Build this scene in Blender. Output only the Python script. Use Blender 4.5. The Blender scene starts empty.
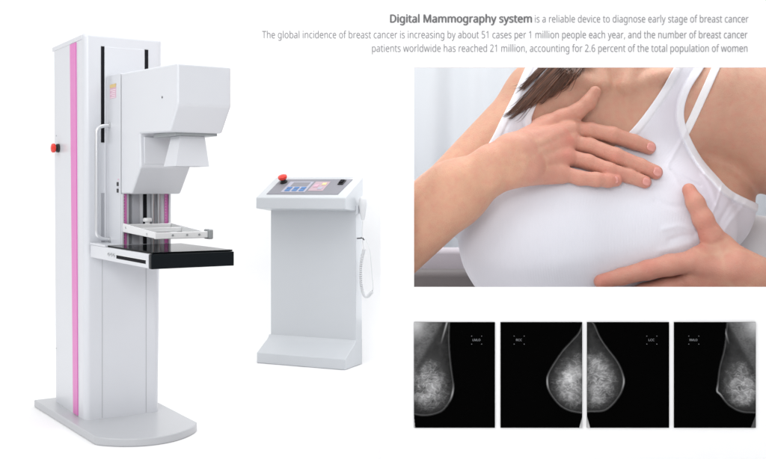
import bpy, bmesh, math, random
import numpy as np
from mathutils import Vector, Matrix, noise

random.seed(7)
C = bpy.context.scene.collection
F = 1002.0; CX = 383.0; HY = 188.0          # focal length and horizon of the photograph, in photo pixels
CAM_Z = 1.226
WALL_Y = 4.4                                  # plane of the display board
BACK_Y = 7.9                                  # plane of the studio wall
S = WALL_Y / F                                # metres per photo pixel on the wall

# ------------------------------------------------------------------ helpers
def link(o, parent=None):
    C.objects.link(o)
    if parent: o.parent = parent
    return o

def tag(o, label=None, cat=None, group=None, kind=None):
    if label: o['label'] = label
    if cat: o['category'] = cat
    if group: o['group'] = group
    if kind: o['kind'] = kind
    return o

def empty(name, loc, rz=0.0):
    o = bpy.data.objects.new(name, None); link(o)
    o.location = loc; o.rotation_euler = (0, 0, rz); o.empty_display_size = 0.1
    return o

def smooth(me, on=True):
    if len(me.polygons): me.polygons.foreach_set('use_smooth', [on] * len(me.polygons))

def obj(name, bm, mat, parent=None, bevel=0.0, seg=3, sm=False, angle=35):
    bmesh.ops.recalc_face_normals(bm, faces=bm.faces[:])
    me = bpy.data.meshes.new(name); bm.to_mesh(me); bm.free()
    for m in (mat if isinstance(mat, (list, tuple)) else [mat]): me.materials.append(m)
    o = link(bpy.data.objects.new(name, me), parent)
    if bevel > 0:
        b = o.modifiers.new('bevel', 'BEVEL'); b.width = bevel; b.segments = seg
        b.limit_method = 'ANGLE'; b.angle_limit = math.radians(angle); b.harden_normals = True
        smooth(me)
    elif sm:
        smooth(me)
        me.set_sharp_from_angle(angle=math.radians(40))
    return o

def add_box(bm, x0, x1, y0, y1, z0, z1, mi=0):
    v = [bm.verts.new(p) for p in ((x0,y0,z0),(x1,y0,z0),(x1,y1,z0),(x0,y1,z0),(x0,y0,z1),(x1,y0,z1),(x1,y1,z1),(x0,y1,z1))]
    for f in ((0,1,2,3),(4,7,6,5),(0,4,5,1),(1,5,6,2),(2,6,7,3),(3,7,4,0)):
        q = bm.faces.new([v[i] for i in f]); q.material_index = mi

def box(*a):
    bm = bmesh.new(); add_box(bm, *a); return bm

def prism(profile, a0, a1, axis='x'):
    """closed prism: profile polygon in the two other axes, extruded along axis"""
    bm = bmesh.new()
    def P(a, p):
        return {'x': (a, p[0], p[1]), 'y': (p[0], a, p[1]), 'z': (p[0], p[1], a)}[axis]
    A = [bm.verts.new(P(a0, p)) for p in profile]; B = [bm.verts.new(P(a1, p)) for p in profile]
    bm.faces.new(A); bm.faces.new(B[::-1])
    n = len(profile)
    for i in range(n): bm.faces.new((A[i], A[(i+1) % n], B[(i+1) % n], B[i]))
    return bm

def hexa(bm, low, high):
    """eight-corner solid from two quads"""
    A = [bm.verts.new(p) for p in low]; B = [bm.verts.new(p) for p in high]
    bm.faces.new(A[::-1]); bm.faces.new(B)
    for i in range(4): bm.faces.new((A[i], A[(i+1) % 4], B[(i+1) % 4], B[i]))

def add_tube(bm, pts, r, n=12, caps=True):
    pts = [Vector(p) for p in pts]
    rr = r if isinstance(r, (list, tuple)) else [r] * len(pts)
    t = (pts[1] - pts[0]).normalized()
    u = t.orthogonal().normalized()
    rings = []
    for i, p in enumerate(pts):
        if i == 0: d = pts[1] - pts[0]
        elif i == len(pts) - 1: d = pts[-1] - pts[-2]
        else: d = (pts[i+1] - p).normalized() + (p - pts[i-1]).normalized()
        d.normalize()
        u = (u - d * u.dot(d)).normalized(); w = d.cross(u)
        rings.append([bm.verts.new(p + (u * math.cos(2*math.pi*k/n) + w * math.sin(2*math.pi*k/n)) * rr[i]) for k in range(n)])
    for a, b in zip(rings, rings[1:]):
        for k in range(n): bm.faces.new((a[k], a[(k+1) % n], b[(k+1) % n], b[k]))
    if caps:
        bm.faces.new(rings[0][::-1]); bm.faces.new(rings[-1])

def lathe(bm, prof, origin, axis=(0, 0, 1), n=28):
    ax = Vector(axis).normalized(); u = ax.orthogonal().normalized(); w = ax.cross(u); o = Vector(origin)
    rings = []
    for r, h in prof:
        rings.append([bm.verts.new(o + ax*h + (u*math.cos(2*math.pi*k/n) + w*math.sin(2*math.pi*k/n)) * max(r, 1e-5)) for k in range(n)])
    for a, b in zip(rings, rings[1:]):
        for k in range(n): bm.faces.new((a[k], a[(k+1) % n], b[(k+1) % n], b[k]))
    bm.faces.new(rings[0][::-1]); bm.faces.new(rings[-1])

def round_path(pts, r=0.02, n=6):
    """polyline with its corners rounded"""
    pts = [Vector(p) for p in pts]; out = [pts[0]]
    for a, b, c in zip(pts, pts[1:], pts[2:]):
        p = b + (a-b).normalized()*r; q = b + (c-b).normalized()*r
        for k in range(n+1):
            t = k/n; out.append(p*(1-t)**2 + b*2*t*(1-t) + q*t*t)
    out.append(pts[-1]); return out

def catmull(pts, n=8):
    pts = [Vector(p) for p in pts]; P = [pts[0]*2-pts[1]] + pts + [pts[-1]*2-pts[-2]]; out = []
    for i in range(1, len(P)-2):
        a, b, c, d = P[i-1:i+3]
        for k in range(n):
            t = k/n
            out.append(0.5*((2*b)+(c-a)*t+(2*a-5*b+4*c-d)*t*t+(3*b-a-3*c+d)*t**3))
    out.append(pts[-1]); return out

# ------------------------------------------------------------------ materials
def mat(name, color, rough=0.5, metal=0.0, spec=0.5, coat=0.0, bump=0.0, bscale=60, var=0.0, vscale=3.0, sss=0.0):
    m = bpy.data.materials.new(name); m.use_nodes = True
    nt = m.node_tree; p = nt.nodes['Principled BSDF']
    p.inputs['Base Color'].default_value = (*color, 1); p.inputs['Roughness'].default_value = rough
    p.inputs['Metallic'].default_value = metal; p.inputs['Specular IOR Level'].default_value = spec
    p.inputs['Coat Weight'].default_value = coat; p.inputs['Coat Roughness'].default_value = 0.12
    if 'table top' in name: p.inputs['IOR'].default_value = 1.12
    if sss:
        p.inputs['Subsurface Weight'].default_value = sss
        p.inputs['Subsurface Radius'].default_value = (1, .35, .2); p.inputs['Subsurface Scale'].default_value = 0.03
    tc = nt.nodes.new('ShaderNodeTexCoord')
    if var > 0:
        no = nt.nodes.new('ShaderNodeTexNoise'); no.inputs['Scale'].default_value = vscale; no.inputs['Detail'].default_value = 5
        mr = nt.nodes.new('ShaderNodeMapRange'); mr.inputs['To Min'].default_value = 1-var; mr.inputs['To Max'].default_value = 1+var
        mx = nt.nodes.new('ShaderNodeMix'); mx.data_type = 'RGBA'; mx.blend_type = 'MULTIPLY'; mx.inputs['Factor'].default_value = 1
        mx.inputs['A'].default_value = (*color, 1)
        nt.links.new(tc.outputs['Object'], no.inputs['Vector']); nt.links.new(no.outputs['Fac'], mr.inputs['Value'])
        nt.links.new(mr.outputs['Result'], mx.inputs['B']); nt.links.new(mx.outputs['Result'], p.inputs['Base Color'])
        r2 = nt.nodes.new('ShaderNodeMapRange'); r2.inputs['To Min'].default_value = max(0, rough-.06); r2.inputs['To Max'].default_value = rough+.06
        nt.links.new(no.outputs['Fac'], r2.inputs['Value']); nt.links.new(r2.outputs['Result'], p.inputs['Roughness'])
    if bump > 0:
        nb = nt.nodes.new('ShaderNodeTexNoise'); nb.inputs['Scale'].default_value = bscale; nb.inputs['Detail'].default_value = 4
        b = nt.nodes.new('ShaderNodeBump'); b.inputs['Strength'].default_value = bump; b.inputs['Distance'].default_value = 0.002
        nt.links.new(tc.outputs['Object'], nb.inputs['Vector']); nt.links.new(nb.outputs['Fac'], b.inputs['Height'])
        nt.links.new(b.outputs['Normal'], p.inputs['Normal'])
    return m

M = dict(
    studio=mat('studio white paint', (.86, .86, .865), .9, spec=.1, var=.004),
    shell=mat('white powder coat', (.585, .60, .635), .33, coat=.25, bump=.12, bscale=240, var=.012),
    shell2=mat('console powder coat', (.53, .553, .578), .36, coat=.2, bump=.12, bscale=240, var=.012),
    base=mat('grey base enamel', (.42, .43, .45), .35, coat=.2, bump=.1, bscale=200, var=.015),
    pink=mat('pink trim', (.62, .15, .44), .35, var=.02),
    black=mat('black plastic', (.012, .012, .013), .4, var=.1),
    glass=mat('black carbon table top', (.004, .005, .006), .12, spec=.22, var=.05),
    front=mat('black table edge', (.003, .005, .007), .35, spec=.12, var=.05),
    slot=mat('dark slot', (.010, .010, .013), .8, spec=.1, var=.05),
    greyslot=mat('grey slot cover', (.33, .34, .37), .5, var=.03),
    chrome=mat('satin steel', (.62, .63, .64), .22, metal=1.0, var=.02),
    rod=mat('white painted tube', (.72, .73, .74), .25, coat=.3, var=.01),
    handle=mat('matt aluminium tube', (.66, .67, .69), .3, metal=.75, var=.02),
    rail=mat('brushed rail', (.42, .43, .45), .28, metal=.85, var=.03),
    darkrail=mat('dark bellows', (.13, .135, .15), .5, var=.05),
    clamp=mat('grey clamp', (.30, .32, .33), .4, metal=.3, var=.03),
    red=mat('red button', (.72, .03, .015), .28, coat=.3, var=.02),
    seam=mat('shadow gap', (.40, .41, .43), .7, var=.02),
    yellow=mat('yellow sticker', (.62, .46, .20), .5, var=.02),
    sticker=mat('pink sticker', (.58, .36, .46), .5, var=.02),
    stick_txt=mat('sticker print', (.80, .72, .76), .6, var=.02),
    overlay=mat('grey membrane', (.23, .23, .26), .55, bump=.05, var=.02),
    screen=mat('keypad field', (.40, .40, .48), .4, var=.02),
    key=mat('blue key', (.06, .18, .42), .4, var=.04),
    keyp=mat('pink key field', (.46, .33, .38), .4, var=.02),
    keyy=mat('yellow key', (.75, .62, .30), .4, var=.02),
    cord=mat('white rubber', (.64, .65, .665), .4, var=.02),
    ink_bold=mat('dark grey print', (.145, .145, .15), .9, spec=0, var=.02),
    ink=mat('light grey print', (.24, .24, .25), .9, spec=0, var=.02),
    film=mat('black film', (.0012, .0012, .0012), .9, spec=0, var=.02),
    film_ink=mat('film marks', (.22, .225, .24), .9, spec=0, var=.02),
    cushion=mat('mauve grey upholstery', (.56, .52, .56), .9, bump=.4, bscale=90, var=.05),
    sofa=mat('dark grey upholstery', (.16, .145, .145), .95, bump=.5, bscale=90, var=.06),
    pillow=mat('pale grey cotton', (.66, .66, .68), .9, bump=.3, bscale=60, var=.03),
)

def paddle_mat():
    m = bpy.data.materials.new('clear acrylic'); m.use_nodes = True
    p = m.node_tree.nodes['Principled BSDF']
    p.inputs['Base Color'].default_value = (.93, .95, .96, 1); p.inputs['Roughness'].default_value = .06
    p.inputs['Transmission Weight'].default_value = .85; p.inputs['IOR'].default_value = 1.3
    return m
M['acrylic'] = paddle_mat()

# ------------------------------------------------------------------ camera
cam = bpy.data.cameras.new('camera'); co = link(bpy.data.objects.new('camera', cam))
co.location = (0, 0, CAM_Z); co.rotation_euler = (math.pi/2, 0, 0)
cam.sensor_width = 36; cam.lens = F / 766 * 36; cam.shift_y = -(229.5 - HY) / 766; cam.clip_end = 200
bpy.context.scene.camera = co

def px(u, v, y):
    """point at distance y seen at photo pixel (u, v)"""
    return Vector(((u-CX)/F*y, y, CAM_Z + (HY-v)/F*y))

# ------------------------------------------------------------------ studio backdrop: floor, cove and wall in one white sheet
bm = bmesh.new(); R = .6; prof = [(-9.0, 0), (-2, 0), (2, 0), (5, 0), (BACK_Y-R, 0)]
for k in range(1, 17):
    a = k/16*math.pi/2; prof.append((BACK_Y-R+R*math.sin(a), R-R*math.cos(a)))
prof.append((BACK_Y, 3.4))
g = [[bm.verts.new((x, y, z)) for (y, z) in prof] for x in (-12, -4, 0, 4, 12)]
for i in range(4):
    for j in range(len(prof)-1): bm.faces.new((g[i][j], g[i+1][j], g[i+1][j+1], g[i][j+1]))
tag(obj('studio_backdrop', bm, M['studio'], sm=True), kind='structure')

# ------------------------------------------------------------------ white display board with a picture opening
bm = bmesh.new()
xs = [px(u, 0, WALL_Y).x for u in (248, 381, 414, 792, 930)]
zs = [0.002, px(0, 287.2, WALL_Y).z, px(0, 67.2, WALL_Y).z, 2.35]
vv = {}
def bv_(i, j, y):
    k_ = (i, j, y)
    if k_ not in vv: vv[k_] = bm.verts.new((xs[i], y, zs[j]))
    return vv[k_]
cells = [(i, j) for i in range(4) for j in range(3) if not (i == 0 and j < 2) and not (i == 2 and j == 1)]
ya, yb = WALL_Y, WALL_Y+.012
for (i, j) in cells:
    for y in (ya, yb): bm.faces.new([bv_(i, j, y), bv_(i+1, j, y), bv_(i+1, j+1, y), bv_(i, j+1, y)])
    for (di, dj, e) in ((-1, 0, ((i, j), (i, j+1))), (1, 0, ((i+1, j), (i+1, j+1))), (0, -1, ((i, j), (i+1, j))), (0, 1, ((i, j+1), (i+1, j+1)))):
        if (i+di, j+dj) not in cells:
            (a, b) = e; bm.faces.new([bv_(*a, ya), bv_(*b, ya), bv_(*b, yb), bv_(*a, yb)])
tag(obj('display_board', bm, M['studio']), 'tall white display board with a picture opening, wall text above and films below', 'display board')

# ------------------------------------------------------------------ mammography machine
MP = empty('mammography_machine', ((84-CX)/F*5.1, 5.1, .04), math.atan2(645, 1002))
tag(MP, 'tall white x-ray machine with pink side stripe and projecting arm over a black table', 'medical machine')
W = .412; D = .60; H = 1.99
def cyl_profile(w, d, h):
    return [(0, 0), (w, 0), (w, d), (0, d)]
# column: tapers a little towards the base, as the photograph shows
bm = bmesh.new()
hexa(bm, [(.004, .0, -.034), (.398, .0, -.034), (.398, .575, -.034), (.004, .575, -.034)],
         [(.0, .0, 1.988), (.420, .0, 1.988), (.420, .60, 1.975), (.0, .60, 1.975)])
column = obj('column', bm, M['shell'], MP, bevel=.030, seg=8)
bm = bmesh.new(); add_box(bm, -.0035, .0035, .031, .604, 1.9475, 1.972)
obj('top_rim', bm, M['shell'], MP, bevel=.003)
# pink stripe on the side (follows the side face)
bm = bmesh.new(); hexa(bm, [(-.0005, .115, .004), (.0055, .115, .004), (.0055, .197, .004), (-.0005, .197, .004)],
                       [(-.0045, .135, 1.944), (.0015, .135, 1.944), (.0015, .245, 1.944), (-.0045, .245, 1.944)])
obj('pink_stripe', bm, M['pink'], MP)
# slots of the lift
def slot(x0, x1, z0, z1, m, dep=.0025):
    bm = box(x0, x1, -dep, .003, z0, z1); return obj('lift_slot', bm, m, MP)
slot(.087, .104, 1.42, 1.915, M['slot']); slot(.318, .337, 1.42, 1.915, M['slot'])
slot(.088, .105, .86, 1.16, M['greyslot']); slot(.305, .335, .86, 1.40, M['slot'])
# recessed cover of the lower column: two fine vertical seams
for x in (.092, .325):
    obj('cover_seam', box(x, x+.0025, -.0012, .003, .004, .845), M['seam'], MP)
obj('cover_panel', box(.1045, .3175, -.004, .003, .93, 1.914), M['shell'], MP, bevel=.002)
# screws on the side
for (t, h) in ((.52, 1.475), (.52, .30)):
    bm = bmesh.new(); lathe(bm, [(.004, 0), (.004, .003), (.0025, .0035)], (-.001, t, h), (-1, 0, 0), 12)
    obj('screw', bm, M['chrome'], MP, sm=True)
# emergency button on the side
bm = bmesh.new(); lathe(bm, [(.024, 0), (.024, .012), (.019, .015), (.019, .023)], (.0, .475, 1.405), (-1, 0, 0)); es = obj('emergency_button', bm, M['black'], MP, sm=True)
bm = bmesh.new(); lathe(bm, [(.014, .020), (.024, .022), (.026, .030), (.024, .038), (.014, .042), (.004, .043)], (.0, .475, 1.405), (-1, 0, 0)); obj('red_knob', bm, M['red'], es, sm=True)

# base plate with a bowed front
prof = [(-.088, .66), (-.052, -.335)]
for k in range(0, 25):
    a = k/24; x = -.045 + a*.505
    prof.append((x, -.365 - .150*(1-(2*a-1)**2)**.9 if 0 < a < 1 else -.365))
prof += [(.475, -.33), (.475, .66)]
bm = prism(prof, -.04, 0, 'z')
obj('base_plate', bm, M['base'], MP, bevel=.007, seg=4, angle=50)

# gantry: spine that rides on the column
g0, g1 = .115, .368
def spine_profile(): return [(-.012, 1.764), (-.012, .905), (-.25, .905), (-.25, 1.7555)]
bm = prism([(-.006, 1.764), (-.006, .900), (-.232, .900), (-.232, 1.7555)], g0, g1, 'x')
spine = obj('carriage', bm, M['shell'], MP, bevel=.004)
# side cheek plates run to the front, leave a recess where the rails run
for (a, b) in ((g0, g0+.010), (g1-.010, g1)):
    obj('cheek_plate', prism([(-.2325, 1.157), (-.2325, .900), (-.25, .900), (-.25, 1.157)], a, b, 'x'), M['shell'], MP, bevel=.002)
# head, seen from the side: overhanging box with a chin, then a stepped lower block
head = [(-.2345, 1.7555), (-.2345, 1.157), (-.385, 1.157), (-.512, 1.285), (-.503, 1.443), (-.892, 1.433), (-.99, 1.546), (-.99, 1.728)]
bm = prism(head, g0, g1, 'x')
obj('tube_head', bm, M['shell'], MP, bevel=.011, seg=5)
# recess in the lower block front (inner panel)
obj('inner_panel', box(g0+.022, g1-.022, -.5135, -.503, 1.300, 1.428), M['shell'], MP, bevel=.003)
# collimator plate and light cone
obj('collimator_plate', box(.150, .352, -.872, -.60, 1.4215, 1.4375), M['clamp'], MP, bevel=.002)
bm = bmesh.new()
hexa(bm, [(.158, -.86, 1.284), (.318, -.86, 1.284), (.318, -.71, 1.284), (.158, -.71, 1.284)],
         [(.186, -.84, 1.421), (.305, -.84, 1.421), (.305, -.73, 1.421), (.186, -.73, 1.421)])
bm.faces.ensure_lookup_table()
for f in list(bm.faces):
    if all(abs(v.co.z-1.284) < 1e-4 for v in f.verts): bm.faces.remove(f)
cone = obj('light_cone', bm, M['shell'], MP)
sd = cone.modifiers.new('shell', 'SOLIDIFY'); sd.thickness = .004; sd.offset = -1
bv = cone.modifiers.new('bevel', 'BEVEL'); bv.width = .0012; bv.segments = 2
# label sticker, screw, buttons on the left face
lab = obj('warning_label', box(g0-.0012, g0+.001, -.158, -.062, 1.640, 1.712), M['sticker'], MP)
obj('label_band', box(g0-.0018, g0+.001, -.158, -.062, 1.694, 1.712), M['yellow'], lab)
for k in range(5):
    obj('label_line', box(g0-.0018, g0+.001, -.152, -.070-(k % 2)*.02, 1.681-k*.0095, 1.684-k*.0095), M['stick_txt'], lab)
for z in (1.206, 1.173):
    b_ = obj('button_frame', box(g0-.003, g0+.001, -.213, -.177, z-.014, z+.014), M['shell'], MP, bevel=.001)
    obj('push_button', box(g0-.006, g0-.001, -.208, -.182, z-.010, z+.010), M['black'], b_, bevel=.002)
obj('button_mark', box(g0-.0012, g0+.001, -.205, -.185, 1.226, 1.232), M['sticker'], MP)
bm = bmesh.new(); lathe(bm, [(.005, 0), (.005, .002), (.002, .003)], (g0-.0005, -.81, 1.592), (-1, 0, 0), 12); obj('screw', bm, M['darkrail'], MP, sm=True)
obj('head_seam', box(g0-.0008, g0+.0005, -.2345, -.2315, .902, 1.752), M['seam'], MP)
# rails in the recess
for (a, b) in ((.126, .143), (.340, .357)):
    r_ = obj('scale_strip', box(a, b, -.2375, -.230, .906, 1.156), M['pink'], MP)
    for k in range(16):
        z = .93 + k*.0145
        obj('scale_mark', box(a+.002, b-.009, -.2385, -.2365, z, z+.0022), M['shell'], r_)
obj('bellows', box(.170, .208, -.2365, -.229, .906, 1.156), M['greyslot'], MP)
obj('rail_gap', box(.155, .166, -.2375, -.229, .906, 1.156), M['darkrail'], MP)
obj('rail_gap', box(.228, .246, -.2375, -.229, .906, 1.156), M['slot'], MP)
for x in (.272, .303):
    bm = bmesh.new(); add_tube(bm, [(x, -.249, .903), (x, -.249, 1.158)], .0095, 16); obj('guide_rod', bm, M['rail'], MP, sm=True)
# compression paddle
pz0, pz1 = .962, .998
pd = obj('paddle_frame', prism([(-.2505, 1.012), (-.2505, .968), (-.70, .954), (-.70, .984)], .118, .130, 'x'), M['rod'], MP, bevel=.003)
obj('side_bar', prism([(-.2505, 1.012), (-.2505, .972), (-.70, .958), (-.70, .984)], .352, .364, 'x'), M['rod'], pd, bevel=.003)
obj('front_bar', box(.116, .374, -.714, -.7005, .952, .983), M['rod'], pd, bevel=.003)
obj('rear_bar', box(.1305, .3515, -.300, -.251, .975, 1.008), M['rod'], pd, bevel=.004)
obj('cross_bar', box(.1305, .3515, -.44, -.415, .972, .994), M['rod'], pd, bevel=.003)
obj('end_clamp', box(.374, .398, -.722, -.66, .946, .992), M['clamp'], pd, bevel=.006)
obj('clear_plate', box(.1305, .3515, -.70, -.44, .962, .966), M['acrylic'], pd)
for (x, y, z) in ((.1165, -.30, .992), (.1165, -.60, .972)):
    bm = bmesh.new(); lathe(bm, [(.006, 0), (.006, .003), (.003, .0035)], (x+.002, y, z), (-1, 0, 0), 12); obj('screw', bm, M['chrome'], pd, sm=True)
for x in (.20, .27, .33):
    bm = bmesh.new(); lathe(bm, [(.005, 0), (.005, .003), (.003, .0035)], (x, -.7135, .969), (0, -1, 0), 12); obj('screw', bm, M['clamp'], pd, sm=True)
bm = bmesh.new(); lathe(bm, [(.012, 0), (.012, .01), (.022, .012), (.023, .024), (.019, .030), (.006, .031)], (.235, -.278, 1.007)); obj('knob', bm, M['rod'], pd, sm=True)
# patient table: white tray with black top and black front
t0_, t1_ = .026, .418
tb = obj('table_body', box(t0_, t1_, -.872, -.022, .834, .897), M['shell'], MP, bevel=.003)
obj('table_top', box(t0_+.014, t1_, -.893, -.262, .8975, .9045), M['glass'], MP, bevel=.0015)
obj('black_front', box(t0_+.004, t1_+.002, -.905, -.8735, .832, .8965), M['front'], MP, bevel=.003)
obj('rear_cover', box(t0_, g0-.0005, -.262, -.012, .8975, .908), M['shell'], tb, bevel=.002)
obj('cassette_slot', box(t0_-.0008, t0_+.002, -.845, -.44, .852, .868), M['slot'], tb)
obj('slot_rail', box(t0_-.003, t0_+.002, -.86, -.40, .8685, .8715), M['rod'], tb, bevel=.001)
for t in (-.33, -.37, -.41):
    bm = bmesh.new(); lathe(bm, [(.009, 0), (.009, .006), (.006, .008)], (t0_, t, .866), (-1, 0, 0), 14); obj('release_pin', bm, M['chrome'], tb, sm=True)
# grab handle beside the carriage
bm = bmesh.new()
add_tube(bm, round_path([(g0+.004, -.060, 1.507), (.046, -.060, 1.497), (.046, -.060, .932), (g0+.004, -.060, .922)], .038, 8), .0095, 14)
obj('grab_handle', bm, M['handle'], MP, sm=True)
for z in (1.507, .922):
    bm = bmesh.new(); lathe(bm, [(.015, 0), (.015, .006), (.011, .009)], (g0, -.060, z), (-1, 0, 0), 18); obj('handle_flange', bm, M['chrome'], MP, sm=True)

# ------------------------------------------------------------------ control console
CO = empty('control_console', (-.25393, 6.73124, .04), -math.radians(24))
tag(CO, 'white floor-standing console with sloped grey keypad and red stop button', 'control console')
obj('console_base', prism([(0, -.039), (0, .033), (.09, .083), (.135, .106), (.158, .124), (.1675, .140), (.27, .140), (.27, -.039)], -.690, 0, 'x'), M['shell2'], CO, bevel=.006, seg=4)
obj('console_body', box(-.676, -.001, .1690, .2685, .10, 1.03), M['shell2'], CO, bevel=.005, seg=4)
obj('console_top', prism([(0, 1.043), (0, 1.120), (.275, 1.262), (.285, 1.262), (.285, 1.06), (.17, 1.025)], -.697, .0, 'x'), M['shell2'], CO, bevel=.008, seg=5)
sl = Vector((0, .275, .142)); sl.normalize(); nn = Vector((0, -sl.z, sl.y))
def slope(s, q, e):   # point on the sloped top: s across, q along from the front edge, e above
    return Vector((s, 0, 1.120)) + sl*q + nn*e
def slab(name, pts, e0, e1, m, par, bev=0):
    bm = bmesh.new(); hexa(bm, [slope(a, b, e0) for a, b in pts], [slope(a, b, e1) for a, b in pts])
    return obj(name, bm, m, par, bevel=bev)
L = .3095
panel = slab('keypad_panel', [(-.635, .045), (-.075, .045), (-.060, .275), (-.635, .275)], .0005, .003, M['overlay'], CO, .001)
pad = slab('keypad', [(-.535, .075), (-.345, .075), (-.345, .235), (-.535, .235)], .0031, .0048, M['screen'], CO, .0008)
slab('display', [(-.50, .16), (-.365, .16), (-.365, .222), (-.50, .222)], .0049, .0058, M['overlay'], pad)
for k in range(3):
    for r_ in range(2):
        slab('key', [(-.512+k*.056, .088+r_*.034), (-.474+k*.056, .088+r_*.034), (-.474+k*.056, .114+r_*.034), (-.512+k*.056, .114+r_*.034)], .0049, .0078, M['key'], pad, .001)
pad2 = slab('exposure_keys', [(-.330, .095), (-.215, .095), (-.215, .235), (-.330, .235)], .0031, .0045, M['keyp'], CO, .0008)
slab('key', [(-.315, .15), (-.28, .15), (-.28, .19), (-.315, .19)], .0046, .007, M['sticker'], pad2, .001)
slab('key', [(-.262, .18), (-.230, .18), (-.230, .212), (-.262, .212)], .0046, .007, M['keyy'], pad2, .001)
slab('key', [(-.268, .115), (-.234, .115), (-.234, .145), (-.268, .145)], .0046, .007, M['screen'], pad2, .001)
ks = slab('power_switch', [(-.140, .185), (-.098, .185), (-.098, .250), (-.140, .250)], .0031, .012, M['black'], CO, .003)
slab('rocker', [(-.134, .195), (-.104, .195), (-.104, .240), (-.134, .240)], .012, .018, M['slot'], ks, .002)
bm = bmesh.new(); lathe(bm, [(.027, .003), (.027, .012), (.020, .016), (.020, .034)], slope(-.585, .225, 0), nn); eb = obj('stop_button', bm, M['black'], CO, sm=True)
bm = bmesh.new(); lathe(bm, [(.018, .030), (.030, .034), (.034, .044), (.032, .054), (.018, .061), (.004, .063)], slope(-.585, .225, 0), nn); obj('red_knob', bm, M['red'], eb, sm=True)
obj('side_groove', box(-.0045, .0005-.003, .205, .215, .35, .80), M['seam'], CO)
# clip on the side that holds the cord
bm = bmesh.new(); add_tube(bm, round_path([(-.004, .19, .838), (.040, .19, .842), (.052, .19, .828)], .008, 4), .004, 10); obj('cord_clip', bm, M['black'], CO, sm=True)
obj('handset_holder', box(-.001, .016, .16, .22, 1.005, 1.065), M['shell2'], CO, bevel=.004)

# hand switch hanging on the console's right side
HS = empty('hand_switch', tuple(CO.matrix_basis @ Vector((.03, .19, .80))), -math.radians(24))
tag(HS, 'white hand switch with coiled cord hanging on the right side of the console', 'hand switch')
def hp(s, t, h): return Vector((s-.03, t-.19, h-.80))
bm = bmesh.new(); lathe(bm, [(.004, 0), (.010, .004), (.015, .03), (.021, .07), (.025, .105), (.024, .135), (.017, .152), (.006, .158)], hp(.040, .19, .955)); hs = obj('handset', bm, M['cord'], HS, sm=True)
hs.scale = (1.25, .95, 1.05)
bm = bmesh.new(); lathe(bm, [(.009, 0), (.009, .008), (.005, .011)], hp(.040, .19, 1.111)); obj('thumb_button', bm, M['cord'], HS, sm=True)
bm = bmesh.new(); add_tube(bm, catmull([hp(.040, .19, .957), hp(.037, .19, .88), hp(.043, .19, .80), hp(.050, .19, .762)], 8), .0035, 8); obj('straight_cord', bm, M['cord'], HS, sm=True)
path = catmull([hp(.052, .19, .765), hp(.036, .188, .70), hp(.028, .187, .62), (hp(.030, .188, .53)), hp(.046, .19, .462), hp(.075, .192, .442), hp(.112, .193, .478)], 60)
coil = []; 
for i, p in enumerate(path):
    d = (path[min(i+1, len(path)-1)] - path[max(i-1, 0)]).normalized(); a = d.cross(Vector((0, 1, 0))).normalized(); b = d.cross(a)
    ph = i/len(path)*38*2*math.pi; coil.append(p + (a*math.cos(ph) + b*math.sin(ph))*.0085)
bm = bmesh.new(); add_tube(bm, coil, .0052, 7); obj('coiled_cord', bm, M['cord'], HS, sm=True)
bm = bmesh.new(); add_tube(bm, catmull([coil[-1], hp(.118, .193, .50), hp(.108, .192, .62), hp(.098, .19, .74), hp(.078, .19, .81), hp(.058, .19, .838), hp(.02, .20, .85)], 10), .0032, 8); obj('thin_cord', bm, M['cord'], HS, sm=True)

# ------------------------------------------------------------------ printed text on the board
FONT = None
try:
    import os
    FONT = bpy.data.fonts.load(os.path.join(bpy.utils.resource_path('LOCAL'), 'datafiles', 'fonts', 'NotoSansHebrew-Regular.woff2'))
except Exception:
    FONT = None

def text_mesh(name, body, x0, x1, base, m, bold=0.0, off=0.0, hscale=None, y=WALL_Y-.003, parent=None):
    cu = bpy.data.curves.new('t', 'FONT'); cu.body = body; cu.size = 1; cu.resolution_u = 4; cu.offset = off
    if FONT: cu.font = FONT
    t = bpy.data.objects.new('t', cu); C.objects.link(t); bpy.context.view_layer.update()
    me = bpy.data.meshes.new_from_object(t.evaluated_get(bpy.context.evaluated_depsgraph_get()))
    C.objects.unlink(t); bpy.data.objects.remove(t)
    cap = max(v.co.y for v in me.vertices)*.94 if len(body) > 5 else max(v.co.y for v in me.vertices)
    if bold:
        b2 = bmesh.new()
        for k, (dx, dy) in enumerate(((0, 0), (bold, 0), (bold/2, bold*.35), (bold/2, -bold*.35), (-bold*.2, 0))):
            n_ = len(b2.verts); b2.from_mesh(me); b2.verts.ensure_lookup_table()
            for v in b2.verts[n_:]: v.co.x += dx; v.co.y += dy; v.co.z = k*.004
        b2.to_mesh(me); b2.free()
    me.name = name; me.materials.clear(); me.materials.append(m)
    xs = [v.co.x for v in me.vertices]; a, b = min(xs), max(xs)
    A = px(x0, base, y); B = px(x1, base, y); sx = (B.x-A.x)/(b-a); sz = hscale*y/F/cap if hscale else sx
    for v in me.vertices: v.co = ((v.co.x-a)*sx, -v.co.z*.05, v.co.y*sz)
    o = link(bpy.data.objects.new(name, me), parent)
    o.location = A if parent is None else A - parent.location
    return o
HS_ = 7.4
tl = empty('text_line', px(390, 22.4, WALL_Y-.003))
tag(tl, 'top line of grey printed lettering that starts with bold words', 'lettering', 'lines of printed text on the board')
text_mesh('bold_words', 'Digital Mammography system', 390, 532, 22.4, M['ink_bold'], .040, 0, 7.9, parent=tl)
text_mesh('light_words', 'is a reliable device to diagnose early stage of breast cancer', 534.8, 748.5, 22.4, M['ink'], 0, 0, HS_, parent=tl)
o = text_mesh('text_line', 'The global incidence of breast cancer is increasing by about 51 cases per 1 million people each year, and the number of breast cancer', 262, 747.5, 38.2, M['ink'], 0, 0, HS_)
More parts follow.
